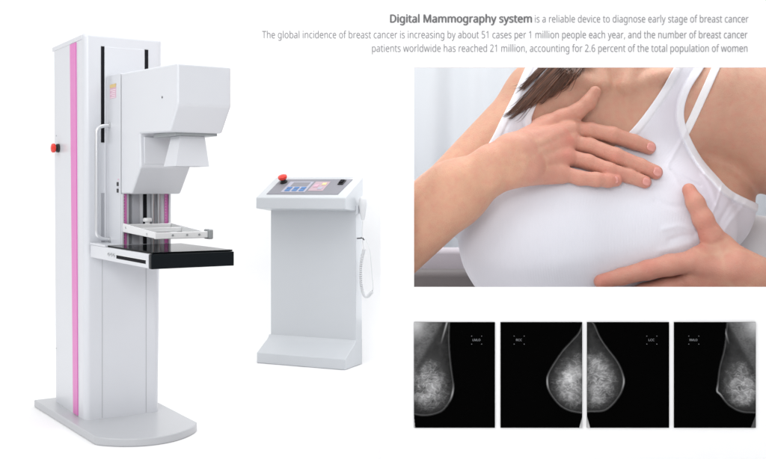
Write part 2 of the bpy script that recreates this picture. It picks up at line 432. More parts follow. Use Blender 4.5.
tag(o, 'second and longest line of thin grey printed lettering, about global incidence', 'lettering', 'lines of printed text on the board')
o = text_mesh('text_line', 'patients worldwide has reached 21 million, accounting for 2.6 percent of the total population of women', 372, 747.5, 51.8, M['ink'], 0, 0, HS_)
tag(o, 'third and lowest line of thin grey printed lettering, just above the large picture', 'lettering', 'lines of printed text on the board')

# ------------------------------------------------------------------ mammogram films
film_img = bpy.data.materials.new('film image'); film_img.use_nodes = True
nt = film_img.node_tree; p = nt.nodes['Principled BSDF']; at = nt.nodes.new('ShaderNodeAttribute'); at.attribute_name = 'film_tone'
nt.links.new(at.outputs['Color'], p.inputs['Base Color']); p.inputs['Roughness'].default_value = .9; p.inputs['Specular IOR Level'].default_value = 0

def vnoise(x, y, s, seed):
    return noise.noise(Vector((x*s+seed*17.3, y*s-seed*5.1, seed*3.7)))
def fbm(x, y, s, seed, o=5, g=.6):
    t = 0; a = 1; n = 0
    for k in range(o):
        t += a*vnoise(x, y, s, seed+k); n += a; a *= g; s *= 2.05
    return t/n*1.9
def poly_sd(poly, X, Y):
    """signed distance to polygon, negative inside (numpy arrays)"""
    X = np.asarray(X, float); Y = np.asarray(Y, float)
    d = np.full(X.shape, 1e9); ins = np.zeros(X.shape, bool); n = len(poly)
    for i in range(n):
        ax, ay = poly[i]; bx, by = poly[(i+1) % n]
        ex, ey = bx-ax, by-ay; wx, wy = X-ax, Y-ay
        t = np.clip((wx*ex+wy*ey)/(ex*ex+ey*ey+1e-12), 0, 1)
        d = np.minimum(d, np.hypot(wx-ex*t, wy-ey*t))
        c = ((ay <= Y) & (by > Y)) | ((by <= Y) & (ay > Y))
        with np.errstate(all='ignore'):
            xi = ax + (Y-ay)/(ey if ey != 0 else 1e-12)*ex
        ins ^= (c & (X < xi))
    return np.where(ins, -d, d)
def cat2(pts, n=6):
    return [(p.x, p.y) for p in catmull([(a, b, 0) for a, b in pts], n)]

MLO1 = cat2([(36, -1), (35.5, 20), (37, 40), (39, 55), (40, 64), (38.6, 73), (35.6, 80), (28.6, 88.5), (18.7, 92.5), (8.7, 93.5), (-1, 92)])
MLO2 = cat2([(29, -1), (31.5, 25), (36.5, 45), (38.6, 62), (39.2, 69), (35.5, 73), (27.8, 82.6), (15, 89.6), (-1, 91)])
CC2 = cat2([(0, 1), (4, 10.7), (11.7, 19.4), (20.4, 29), (29, 41.7), (34.6, 52), (35.5, 60), (33.8, 68), (29, 76), (21.6, 84), (11.7, 89), (-1, 91.3)])
CC3 = cat2([(5, -1), (8, 3), (13, 14.4), (20.4, 25.6), (29, 36.7), (34.3, 46.6), (37.2, 57.5), (35.6, 67), (31.6, 75), (24, 84), (15.4, 89), (-1, 89.8)])
GL = {1: [(-2, 47), (6, 46), (15, 39), (22, 42), (28, 52), (32, 64), (33, 74), (26, 82), (14, 85), (4, 82), (-2, 76)],
      4: [(-2, 50), (4, 55), (12, 42), (20, 41), (26, 50), (28, 62), (27, 72), (20, 79), (10, 82), (-2, 77)],
      2: [(-2, 33), (5, 33), (13, 38), (20, 47), (26, 58), (27, 68), (22, 77), (12, 83), (-2, 85)],
      3: [(-2, 29), (8, 31), (16, 38), (23, 47), (27, 58), (26, 70), (20, 79), (10, 84), (-2, 85)]}
def film(u0, u1, which, outline, mirror, mark, mu, label):
    v0, v1 = 322.2, 427.7; y = WALL_Y-.0045
    w_ = u1-u0; h_ = v1-v0
    A = px(u0, v0, y)
    root = obj('mammogram_film', box(0, w_*S, -.0025, .003, -h_*S, 0), M['film'])
    root.location = A
    tag(root, label, 'x-ray film', 'row of four x-ray films on the wall')
    nx, ny = 132, 300
    poly = [(-3, -3)] + outline + [(-3, outline[-1][1])] if which in (1, 4, 3) else [(-3, 1)] + outline + [(-3, 91)]
    wx = 46.0
    gx = np.linspace(0, wx, nx); gy = np.linspace(0, h_, ny)
    X, Y = np.meshgrid(gx, gy, indexing='ij')
    sd = poly_sd(poly, X, Y); gl = poly_sd(cat2(GL[which], 5), X, Y)
    val = np.zeros(X.shape)
    for i in range(nx):
        for j in range(ny):
            x, q = gx[i], gy[j]; s_ = sd[i, j]
            if s_ > .6:
                k = 0.0
            else:
                n1 = fbm(x, q, .16, which); n2 = fbm(x, q*1.6, .45, which+9)
                depth = min(1, max(0, -s_/10))
                k = .012 + .018*depth + .010*n1
                # skin line
                k += .055*math.exp(-((s_+.8)/.55)**2)*(1 if which in (2, 3) else .8)
                # glandular tissue
                g_ = gl[i, j] + 1.5 + 6*n1 + 1.2*n2
                e = 1/(1+math.exp(g_/2.6))
                cloud = fbm(x, q, .075, which+30, 3, .5)
                wx_ = x + 3*n1; wq_ = q + 3*fbm(q, x, .12, which+3, 2)
                r1 = 1-abs(vnoise(wx_*.16, wq_*.42+wx_*.05, 1, which+50))*2.2
                r2 = 1-abs(vnoise(wx_*.35, wq_*.75-wx_*.12, 1, which+60))*2.2
                fine = fbm(x, q, .7, which+40, 2)
                core = math.exp(-((x-13)**2/190+(q-(64 if which in (1, 4) else 56))**2/420))
                k += e*max(.012, .040 + .175*core + .24*cloud*core + .15*max(0, r1)**3*(.4+core) + .055*max(0, r2)**3 + .03*fine - .02)
                if which in (1, 4):   # chest muscle
                    e2 = 1/(1+math.exp(((x + q*28/50 - 28 + 2*n1))/.9))
                    k = k*(1-e2) + e2*(.085 + .03*n1 + .03*n2)
                    k += .35*math.exp(-((x*x+q*q*.7)/120))
                    k += .30*math.exp(-((x-33+q*.28)/.8)**2)*(1 if q < 22 else 0)*max(0, 1-q/22)
                if which in (1, 2, 3, 4):   # nipple
                    yn = {1: 71, 4: 69, 2: 60, 3: 60}[which]
                    k += .22*math.exp(-((q-yn)/5.5)**2)*math.exp(-((s_+.6)/.8)**2)
            # fold at the lower edge
            if which in (2, 3):
                t = (q-(h_-11))/11
                if t > 0 and x < t*3.0: k = .45*(.6+.4*t)
            elif which == 4:
                t = (q-(h_-13))/13
                if t > 0 and x < t*5: k = .07
            elif which == 1:
                t = (q-(h_-12))/12
                if t > 0 and x < t*1.2: k = .35
            val[i, j] = max(k, 0)
    keep = val > .0045
    bm = bmesh.new(); lay = bm.verts.layers.float_color.new('film_tone'); vs = {}
    def V(i, j):
        if (i, j) not in vs:
            x = gx[i] if not mirror else w_-gx[i]
            q = bm.verts.new((x*S, -.0035, -gy[j]*S)); k = min(val[i, j], .85)
            q[lay] = (k, k, k*1.01, 1); vs[(i, j)] = q
        return vs[(i, j)]
    for i in range(nx-1):
        for j in range(ny-1):
            if keep[i:i+2, j:j+2].any():
                f = [V(i, j), V(i+1, j), V(i+1, j+1), V(i, j+1)]
                bm.faces.new(f if not mirror else f[::-1])
    obj('breast_image', bm, film_img, root)
    mk = text_mesh('film_mark', mark, mu-3.9 if len(mark) > 3 else mu-2.9, mu+3.9 if len(mark) > 3 else mu+2.9, 341.1, M['film_ink'], 0, 0, 2.2, y=y-.004)
    mk.parent = root; mk.location = Vector(mk.location) - Vector(root.location)
    bm = bmesh.new()
    for a in (-5, 5):
        for b in (-4, 4):
            cx_, cz_ = (mu-u0+a)*S, -(340-v0+b)*S
            add_box(bm, cx_-.4*S, cx_+.4*S, -.0042, -.0036, cz_-.25*S, cz_+.25*S)
    cm = obj('corner_ticks', bm, M['film_ink'], root); cm['kind'] = 'stuff'
film(413.9, 494.8, 1, MLO1, False, 'LMLO', 476.5, 'black x-ray film with an oblique breast image on its left edge, leftmost of the row')
film(500.5, 582.0, 2, CC2, True, 'RCC', 519, 'black x-ray film with a rounded breast image facing left, second from left')
film(587.0, 668.9, 3, CC3, False, 'LCC', 651.5, 'black x-ray film with a rounded breast image facing right, third from left')
film(674.0, 755.5, 4, MLO2, True, 'RMLO', 693.5, 'black x-ray film with an oblique breast image on its right edge, rightmost of the row')

# ------------------------------------------------------------------ the woman behind the opening
# Work in "photo pixel" units: x right, y up, z towards the camera (0 at the wall).
def P3(u, v, d):
    k = 1 - d/F
    return np.array([(u-CX)*k, (HY-v)*k, d])
def uv_of(x, y, z):
    k = 1 - z/F
    return CX + x/k, HY - y/k
def cone_(a, b, ra, rb):
    ab = b-a; L2 = float(ab@ab)+1e-9
    lo = np.minimum(a-ra, b-rb); hi = np.maximum(a+ra, b+rb)
    def f(X, Y, Z):
        t = np.clip(((X-a[0])*ab[0]+(Y-a[1])*ab[1]+(Z-a[2])*ab[2])/L2, 0, 1)
        return np.sqrt((X-a[0]-ab[0]*t)**2+(Y-a[1]-ab[1]*t)**2+(Z-a[2]-ab[2]*t)**2) - (ra+(rb-ra)*t)
    return f, lo, hi
def ell(c, r, rot=0.0):
    c = np.array(c); r = np.array(r, float); ca, sa = math.cos(rot), math.sin(rot); m = max(r[0], r[1]) if rot else None
    e = np.array([m, m, r[2]]) if rot else r
    def f(X, Y, Z):
        x0, y0, z0 = X-c[0], Y-c[1], Z-c[2]
        if rot: x0, y0 = x0*ca+y0*sa, -x0*sa+y0*ca
        k0 = np.sqrt((x0/r[0])**2+(y0/r[1])**2+(z0/r[2])**2)
        k1 = np.sqrt((x0/r[0]**2)**2+(y0/r[1]**2)**2+(z0/r[2]**2)**2)+1e-6
        return k0*(k0-1)/k1
    return f, c-e, c+e
def smin(a, b, k):
    if k <= 0: return np.minimum(a, b)
    h = np.clip(.5+.5*(b-a)/k, 0, 1)
    return b+(a-b)*h - k*h*(1-h)

torso = [  # (primitive, blend)
    (ell(P3(608, 250, -178), (122, 235, 84)), 0),
    (cone_(P3(548, 100, -168), P3(700, 104, -172), 50, 54), 40),
    (cone_(P3(606, 60, -175), P3(612, -20, -165), 40, 38), 30),
    (ell(P3(553, 236, -118), (104, 98, 62)), 34),
    (ell(P3(662, 230, -122), (80, 74, 56)), 34),
    (ell(P3(712, 200, -180), (47, 64, 56)), 20),
]
arms = [
    (cone_(P3(540, 102, -166), P3(438, 203, -118), 40, 33), 18),
    (cone_(P3(438, 203, -118), P3(388, 246, -104), 33, 33), 12),
    (cone_(P3(716, 105, -162), P3(792, 131, -158), 61, 75), 13),
    (cone_(P3(792, 131, -158), P3(880, 190, -140), 75, 50), 20),
    (cone_(P3(880, 170, -135), P3(900, 300, -110), 44, 38), 15),
]
def evalp(prims, X, Y, Z, start=None):
    D = start
    for (f, lo, hi), k in prims:
        d = f(X, Y, Z); D = d if D is None else smin(D, d, k)
    return D
SHIRT = 2.0
def front(u, v, extra=SHIRT):
    ds = np.arange(-20, -230, -.5); k = 1-ds/F
    D = evalp(torso, (u-CX)*k, (HY-v)*k, ds) - extra
    i = np.argmax(D < 0)
    return float(ds[i]) if (D < 0).any() else -150.0
for (a, b, rr_) in (((600, 86), (572, 76), 6.5), ((572, 76), (532, 62), 6), ((628, 88), (655, 78), 6.5), ((655, 78), (712, 60), 6), ((603, 84), (596, 40), 7), ((625, 86), (640, 40), 7)):
    torso.append((cone_(P3(a[0], a[1], front(a[0], a[1], 0)-2.5), P3(b[0], b[1], front(b[0], b[1], 0)-2.5), rr_, rr_), 9))
def finger(pts, lift=.86, dz=(0, 0, 0, 0, 0), k=3, slim=.95):
    """pts (u, v, r): a chain that lies on the body"""
    pts = [(u, v, r*slim) for u, v, r in pts]
    P = [P3(u, v, front(u, v) + r*lift + dz[i]) for i, (u, v, r) in enumerate(pts)]
    return [(cone_(P[i], P[i+1], pts[i][2], pts[i+1][2]), 0 if i == 0 else k) for i in range(len(P)-1)]

# her right hand, lying across the chest
hA = front(560, 150)
wr = -34
handA_palm = [
    (cone_(P3(386, 246, -66), P3(455, 193, -52), 42, 33.5), 0),
    (cone_(P3(455, 193, -52), P3(497, 167, -40), 33.5, 22), 12),
    (cone_(P3(493, 164, -41), P3(520, 152, -38), 21, 17), 10),
    (cone_(P3(497, 172, -42), P3(528, 166, -40), 20, 17), 10),
    (cone_(P3(512, 148, -38), P3(573, 130, front(573, 130)+13), 15, 10.5), 9),
    (cone_(P3(514, 156, -36), P3(571, 143, front(571, 143)+15), 15, 10.5), 8),
    (cone_(P3(514, 165, -37), P3(567, 158, front(567, 158)+14), 15, 10), 8),
    (cone_(P3(512, 172, -39), P3(562, 175, front(562, 175)+11), 15, 9.5), 8),
    (cone_(P3(508, 148, -42), P3(548, 126, front(548, 126)+10), 12, 11), 8),
]
fingersA = [
    finger([(573, 130, 10.2), (590, 130.5, 9.2), (612, 135, 9.4), (634, 142, 8.6), (649, 147.6, 8.0)], .9, (3, 3, 4, 1, 0)),
    finger([(571, 143, 10.0), (590, 146, 9.0), (615, 156, 9.6), (640, 166, 8.8), (655.5, 172.3, 8.2)], .9, (5, 5, 6, 1, 0)),
    finger([(567, 157, 9.5), (588, 162, 8.6), (608, 170, 8.8), (629, 176, 8.0), (645, 182, 7.2)], .9, (3, 3, 4, 1, 0)),
    finger([(562, 173, 9.0), (580, 178, 8.0), (596, 179.5, 8.0), (608, 180.5, 7.6), (616, 180.5, 6.9)], .95, (2, 3, 6, 6, 5)),
    finger([(540, 128, 12), (562, 118, 10), (578, 111, 8.8), (588, 103, 8.4), (595, 92, 7.0)], .95, (2, 2, 4, 4, 3), 4),
]
knA = [(cone_(P3(u, v, front(u, v)+e), P3(u+.1, v, front(u, v)+e), 4.8, 4.8), 5) for u, v, e in ((573, 127, 20.2), (570, 141, 23), (566, 156, 20.8), (560, 171, 16.6))]
knA += [(cone_(P3(a, b, c), P3(u, v, front(u, v)+e), 2.2, 3.0), 5) for (a, b, c), (u, v, e) in (((522, 150, -24), (572, 128, 21)), ((524, 157, -22.5), (569, 141, 24)), ((524, 165, -23.5), (565, 156, 22)), ((522, 173, -25.5), (559, 171, 18)))]
knA += [(cone_(P3(492, 181, -27), P3(494, 180, -27), 7, 7), 9)]          # wrist bone
def groove(chain_pts, at, w, amp, lines=(-2.3, 0, 2.3)):
    """skin folds across a finger joint: (point, direction, reach, depth, offsets)"""
    (u, v, r) = chain_pts[at]; a = chain_pts[max(at-1, 0)]; b = chain_pts[min(at+1, len(chain_pts)-1)]
    c = P3(u, v, front(u, v)+r*1.6); d = np.array([b[0]-a[0], -(b[1]-a[1]), 0.0]); d /= np.linalg.norm(d)
    return (c, d, w, amp, lines)
GA = [groove([(573,130,10.2),(590,130.5,9.2),(612,135,9.4),(634,142,8.6),(649,147.6,8)], 2, 7, .55), groove([(573,130,10.2),(590,130.5,9.2),(612,135,9.4),(634,142,8.6),(649,147.6,8)], 3, 6, .45, (-1.2, 1.2)),
      groove([(571,143,10),(590,146,9),(615,156,9.6),(640,166,8.8),(655.5,172.3,8.2)], 2, 7, .55), groove([(571,143,10),(590,146,9),(615,156,9.6),(640,166,8.8),(655.5,172.3,8.2)], 3, 6, .45, (-1.2, 1.2)),
      groove([(567,157,9.5),(588,162,8.6),(608,170,8.8),(629,176,8),(645,182,7.2)], 2, 7, .5), groove([(567,157,9.5),(588,162,8.6),(608,170,8.8),(629,176,8),(645,182,7.2)], 3, 5, .4, (-1.1, 1.1)),
      groove([(562,173,9),(580,178,8),(596,179.5,8),(608,179,7.2),(616.5,178,6.6)], 2, 6, .45), groove([(562,118,10),(578,111,8.8),(588,103,8.4)], 1, 6, .4)]
GB = [groove([(692,262,12.5),(670,265,12),(648,270,11),(622,276.5,9.4),(601,281.5,8)], 2, 8, .5), groove([(692,262,12.5),(670,265,12),(648,270,11),(622,276.5,9.4),(601,281.5,8)], 3, 7, .45, (-1.2, 1.2)),
      groove([(711,235,12),(703,219,10.8),(695.5,203,9.6),(689,190,7.6)], 2, 7, .5), groove([(726,252,15),(711,235,12),(703,219,10.8)], 1, 8, .35)]
# her left hand, cupping from the right
handB_palm = [
    (cone_(P3(880, 340, -100), P3(800, 302, -72), 40, 30), 0),
    (cone_(P3(800, 302, -72), P3(765, 284, -58), 30, 23), 10),
    (cone_(P3(763, 282, -58), P3(735, 268, -52), 22, 19), 10),
    (cone_(P3(748, 278, -56), P3(692, 262, front(692, 262)+14), 20, 12.5), 9),
    (cone_(P3(748, 284, -56), P3(690, 280, front(690, 280)+14), 19, 12.5), 8),
    (cone_(P3(752, 292, -60), P3(694, 297, front(694, 297)+13), 18, 12), 8),
    (cone_(P3(756, 298, -62), P3(702, 313, front(702, 305)+13), 16, 11), 8),
    (cone_(P3(750, 272, -56), P3(722, 250, front(715, 250)+14), 18, 14), 10),
    (cone_(P3(722, 250, front(715, 250)+14), P3(702, 254, front(702, 250)+12), 12, 10), 10),
]
fingersB = [
    finger([(692, 262, 12.5), (670, 265, 12), (648, 270, 11), (622, 276.5, 9.4), (601, 281.5, 8.0)], .9, (3, 2, 2, 0, 0)),
    finger([(692, 280, 12.5), (668, 287, 11.8), (645, 293, 11), (622, 299, 9.6), (605, 303, 8)], .9),
    finger([(696, 297, 12), (672, 305, 11), (650, 312, 10), (630, 318, 9), (615, 322, 8)], .9),
    finger([(704, 312, 11), (684, 321, 9.5), (666, 328, 9), (652, 332, 8), (640, 335, 7)], .9),
    finger([(726, 252, 15), (711, 235, 12), (703, 219, 10.8), (695.5, 203, 9.6), (689, 190, 7.6)], .95, (0, 2, 4, 5, 4), 5),
]

H_ = 1.05
def grid_axes(lo, hi):
    return [np.arange(lo[i], hi[i], H_, dtype=np.float32) for i in range(3)]
def blend_into(D, ax, prims_f, lo, hi, k):
    pad = k*1.2 + 8
    s = [slice(max(0, int((lo[i]-pad-ax[i][0])/H_)), max(0, int((hi[i]+pad-ax[i][0])/H_)+2)) for i in range(3)]
    if any(ax[i][s[i]].size == 0 for i in range(3)): return
    X = ax[0][s[0]][:, None, None]; Y = ax[1][s[1]][None, :, None]; Z = ax[2][s[2]][None, None, :]
    d = prims_f(X, Y, Z).astype(np.float32)
    sub = D[s[0], s[1], s[2]]
    D[s[0], s[1], s[2]] = smin(sub, d, k)
def group_f(prims):
    lo = np.min([p[0][1] for p in prims], axis=0); hi = np.max([p[0][2] for p in prims], axis=0)
    return (lambda X, Y, Z: evalp(prims, X, Y, Z)), lo, hi

def surface_nets(D, ax):
    """closed quad mesh of the zero level"""
    D[0] = D[-1] = 1; D[:, 0] = D[:, -1] = 1; D[:, :, 0] = D[:, :, -1] = 1
    nx, ny, nz = D.shape
    neg = D < 0
    c = np.zeros((nx-1, ny-1, nz-1), np.uint8)
    for a in (0, 1):
        for b in (0, 1):
            for e in (0, 1): c += neg[a:nx-1+a, b:ny-1+b, e:nz-1+e]
    act = (c > 0) & (c < 8); I = np.argwhere(act); n = len(I)
    idx = np.full(act.shape, -1, np.int32); idx[act] = np.arange(n)
    acc = np.zeros((n, 3)); cnt = np.zeros(n)
    corners = [(a, b, e) for a in (0, 1) for b in (0, 1) for e in (0, 1)]
    vals = {q: D[I[:, 0]+q[0], I[:, 1]+q[1], I[:, 2]+q[2]].astype(float) for q in corners}
    for q in corners:
        for axis in range(3):
            if q[axis]: continue
            r = list(q); r[axis] = 1; r = tuple(r)
            va, vb = vals[q], vals[r]; m = (va < 0) != (vb < 0)
            t = np.where(m, va/(np.where(m, va-vb, 1)), 0)
            pt = np.tile(np.array(q, float), (n, 1)); pt[:, axis] = t
            acc += np.where(m[:, None], pt, 0); cnt += m
    V = (acc/cnt[:, None] + I)*H_ + np.array([ax[0][0], ax[1][0], ax[2][0]])
    faces = []
    for axis in range(3):
        sl0 = [slice(1, -1)]*3; sl1 = [slice(1, -1)]*3; sl0[axis] = slice(0, -1); sl1[axis] = slice(1, None)
        a = neg[tuple(sl0)]; b = neg[tuple(sl1)]
        off = np.array([1, 1, 1]); off[axis] = 0
        e1, e2 = [i for i in range(3) if i != axis]
        for want, flip in ((a & ~b, False), (~a & b, True)):
            J = np.argwhere(want) + off
            def cell(d1, d2):
                K = J.copy(); K[:, e1] += d1; K[:, e2] += d2; return idx[K[:, 0], K[:, 1], K[:, 2]]
            q = np.stack([cell(-1, -1), cell(0, -1), cell(0, 0), cell(-1, 0)], 1)
            if flip ^ (axis == 1): q = q[:, ::-1]
            faces.append(q)
    return V, np.concatenate(faces)

def to_world(V):
    return np.stack([V[:, 0]*S, WALL_Y - V[:, 2]*S, CAM_Z + V[:, 1]*S], 1)
ORG = np.array(px(600, 300, WALL_Y + .7))
def net_object(name, V, Fc, m, parent=None, relax=2):
    # light smoothing that keeps volume
    ed = np.concatenate([Fc[:, [0, 1]], Fc[:, [1, 2]], Fc[:, [2, 3]], Fc[:, [3, 0]]])
    deg = np.bincount(ed[:, 0], minlength=len(V)) + np.bincount(ed[:, 1], minlength=len(V))
    for lam in (.5, -.52)*relax:
        A = np.stack([np.bincount(ed[:, 0], V[ed[:, 1], i], len(V)) + np.bincount(ed[:, 1], V[ed[:, 0], i], len(V)) for i in range(3)], 1)/deg[:, None]
        V = V + lam*(A-V)
    Wd = to_world(V) - ORG
    me = bpy.data.meshes.new(name); me.from_pydata(Wd.tolist(), [], Fc.tolist()); me.update()
    me.materials.append(m); smooth(me)
    o = link(bpy.data.objects.new(name, me), parent)
    if parent is None: o.location = ORG
    return o, V

# --- skin material
skin = bpy.data.materials.new('skin'); skin.use_nodes = True
nt = skin.node_tree; p = nt.nodes['Principled BSDF']; at = nt.nodes.new('ShaderNodeAttribute'); at.attribute_name = 'pigment_shade'
tc = nt.nodes.new('ShaderNodeTexCoord'); n1 = nt.nodes.new('ShaderNodeTexNoise'); n1.inputs['Scale'].default_value = 16; n1.inputs['Detail'].default_value = 6
mr = nt.nodes.new('ShaderNodeMapRange'); mr.inputs['To Min'].default_value = .9; mr.inputs['To Max'].default_value = 1.1
mx = nt.nodes.new('ShaderNodeMix'); mx.data_type = 'RGBA'; mx.blend_type = 'MULTIPLY'; mx.inputs['Factor'].default_value = 1
L_ = nt.links.new
L_(tc.outputs['Object'], n1.inputs['Vector']); L_(n1.outputs['Fac'], mr.inputs['Value']); L_(at.outputs['Color'], mx.inputs['A']); L_(mr.outputs['Result'], mx.inputs['B'])
n3 = nt.nodes.new('ShaderNodeTexNoise'); n3.inputs['Scale'].default_value = 34; n3.inputs['Detail'].default_value = 3
m3 = nt.nodes.new('ShaderNodeMapRange'); m3.inputs['From Min'].default_value = .42; m3.inputs['From Max'].default_value = .72; m3.inputs['To Max'].default_value = .30
mx3 = nt.nodes.new('ShaderNodeMix'); mx3.data_type = 'RGBA'; mx3.inputs['B'].default_value = (.55, .19, .15, 1)
L_(tc.outputs['Object'], n3.inputs['Vector']); L_(n3.outputs['Fac'], m3.inputs['Value']); L_(m3.outputs['Result'], mx3.inputs['Factor']); L_(mx.outputs['Result'], mx3.inputs['A'])
L_(mx3.outputs['Result'], p.inputs['Base Color'])
p.inputs['Roughness'].default_value = .48; p.inputs['Specular IOR Level'].default_value = .35
p.inputs['Subsurface Weight'].default_value = .2; p.inputs['Subsurface Radius'].default_value = (1, .35, .18); p.inputs['Subsurface Scale'].default_value = .018
nb = nt.nodes.new('ShaderNodeTexNoise'); nb.inputs['Scale'].default_value = 95; nb.inputs['Detail'].default_value = 5
vo = nt.nodes.new('ShaderNodeTexVoronoi'); vo.inputs['Scale'].default_value = 220
ad = nt.nodes.new('ShaderNodeMath'); ad.operation = 'ADD'
bp = nt.nodes.new('ShaderNodeBump'); bp.inputs['Strength'].default_value = .35; bp.inputs['Distance'].default_value = .003
L_(tc.outputs['Object'], nb.inputs['Vector']); L_(tc.outputs['Object'], vo.inputs['Vector']); L_(nb.outputs['Fac'], ad.inputs[0]); L_(vo.outputs['Distance'], ad.inputs[1])
L_(ad.outputs[0], bp.inputs['Height']); L_(bp.outputs['Normal'], p.inputs['Normal'])

def fabric_mat(name, col):
    m = bpy.data.materials.new(name); m.use_nodes = True; nt = m.node_tree; p = nt.nodes['Principled BSDF']
    p.inputs['Base Color'].default_value = (*col, 1); p.inputs['Roughness'].default_value = .85
    p.inputs['Sheen Weight'].default_value = .15; p.inputs['Specular IOR Level'].default_value = .2
    tc = nt.nodes.new('ShaderNodeTexCoord'); w1 = nt.nodes.new('ShaderNodeTexWave'); w1.inputs['Scale'].default_value = 66; w1.inputs['Distortion'].default_value = .6
    w1.bands_direction = 'X'; n = nt.nodes.new('ShaderNodeTexNoise'); n.inputs['Scale'].default_value = 280; a = nt.nodes.new('ShaderNodeMath'); a.operation = 'ADD'
    b = nt.nodes.new('ShaderNodeBump'); b.inputs['Strength'].default_value = .28; b.inputs['Distance'].default_value = .003
    L = nt.links.new; L(tc.outputs['Object'], w1.inputs['Vector']); L(tc.outputs['Object'], n.inputs['Vector']); L(w1.outputs['Fac'], a.inputs[0]); L(n.outputs['Fac'], a.inputs[1])
    L(a.outputs[0], b.inputs['Height']); L(b.outputs['Normal'], p.inputs['Normal'])
    return m
M['cotton'] = fabric_mat('white cotton', (.74, .745, .80))
M['strap'] = fabric_mat('white strap', (.80, .80, .82))

# --- build the fields
lo = P3(395, 320, 0)*1.0; 
AX = grid_axes((-5, -150, -262), (505, 150, -2))
nx, ny, nz = [len(a) for a in AX]
Dt = np.full((nx, ny, nz), 60, np.float32)
X = AX[0][:, None, None]; Y = AX[1][None, :, None]; Z = AX[2][None, None, :]
first = True
for (f, lo, hi), k in torso:
    if first: Dt = f(X, Y, Z).astype(np.float32); first = False
    else: blend_into(Dt, AX, f, lo, hi, k)
Db = Dt.copy()
for (f, lo, hi), k in arms: blend_into(Db, AX, f, lo, hi, k)
Dskin = Db.copy()                     # body and arms without hands: the strap lies on it
for palm, fingers, kn, gr in ((handA_palm, fingersA, knA, GA), (handB_palm, fingersB, [], GB)):
    f, lo, hi = group_f(palm)
    sub = np.full_like(Db, 60)
    blend_into(sub, AX, f, lo, hi, 0)
    for fi, ch in enumerate(fingers):
        g, lo, hi = group_f(ch); blend_into(sub, AX, g, lo, hi, 6 if fi == 4 else 2.2)
    for (g, lo, hi), k in kn: blend_into(sub, AX, g, lo, hi, k)
    for (c, d, w_, amp, lines) in gr:
        sl_ = [slice(max(0, int((c[i]-16-AX[i][0])/H_)), int((c[i]+16-AX[i][0])/H_)+2) for i in range(3)]
        gx_ = AX[0][sl_[0]][:, None, None]-c[0]; gy_ = AX[1][sl_[1]][None, :, None]-c[1]; gz_ = AX[2][sl_[2]][None, None, :]-c[2]
        al = gx_*d[0]+gy_*d[1]; rr_ = gx_**2+gy_**2+gz_**2
        sub[sl_[0], sl_[1], sl_[2]] += (amp*1.5*sum(np.exp(-((al-q_+.04*(gx_*-d[1]+gy_*d[0])**2)/.75)**2) for q_ in lines)*np.exp(-rr_/(w_*w_))).astype(np.float32)
    # hands touch the body but stay crisp against it
    Db = smin(Db, sub, 1.0)
    del sub
k_ = 1 - Z/F
Db = np.maximum(Db, (384.5 - (CX + X/k_)).astype(np.float32))   # the elbow ends behind the board
Vb, Fb = surface_nets(Db, AX); del Db
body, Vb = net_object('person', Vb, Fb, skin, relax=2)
tag(body, 'person in a white tank top, one hand laid on the chest and one cupping below', 'person')
u_, v_ = uv_of(Vb[:, 0], Vb[:, 1], Vb[:, 2])
tone = np.tile(np.array([.56, .31, .205]), (len(Vb), 1))
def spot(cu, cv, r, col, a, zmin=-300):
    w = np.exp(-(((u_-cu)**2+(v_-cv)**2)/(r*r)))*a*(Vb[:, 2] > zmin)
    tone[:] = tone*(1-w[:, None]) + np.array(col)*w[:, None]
allhand = handA_palm[2:] + handB_palm[1:] + [x for c in fingersA + fingersB for x in c]
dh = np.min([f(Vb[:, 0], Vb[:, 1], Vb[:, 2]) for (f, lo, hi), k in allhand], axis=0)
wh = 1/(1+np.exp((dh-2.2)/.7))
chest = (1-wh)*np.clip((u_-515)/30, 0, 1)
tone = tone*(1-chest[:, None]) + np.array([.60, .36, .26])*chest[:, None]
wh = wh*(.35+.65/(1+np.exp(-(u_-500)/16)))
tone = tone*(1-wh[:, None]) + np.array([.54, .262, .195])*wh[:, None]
RED = (.56, .15, .12)
for a in ((573, 126, 8, .55), (570, 139, 7, .5), (567, 155, 7, .4), (597, 90, 12, .6), (585, 105, 12, .35), (652, 150, 9, .4), (659, 173, 9, .4), (648, 183, 7, .4), (617, 178, 7, .4), (688, 190, 10, .35), (602, 282, 10, .35), (612, 136, 7, .3), (615, 157, 7, .3), (648, 265, 9, .3), (700, 238, 10, .35), (606, 171, 6, .25), (706, 222, 8, .3)):
    spot(a[0], a[1], a[2], RED, a[3], -75)
spot(735, 140, 60, (.42, .22, .145), .6); spot(620, 95, 45, (.46, .24, .155), .5); spot(752, 195, 14, (.30, .15, .10), .5)  # darker shoulder tone; throat and armpit shade painted into the skin colour
ca = body.data.color_attributes.new('pigment_shade', 'FLOAT_COLOR', 'POINT')
ca.data.foreach_set('color', np.concatenate([tone, np.ones((len(tone), 1))], 1).astype(np.float32).ravel())

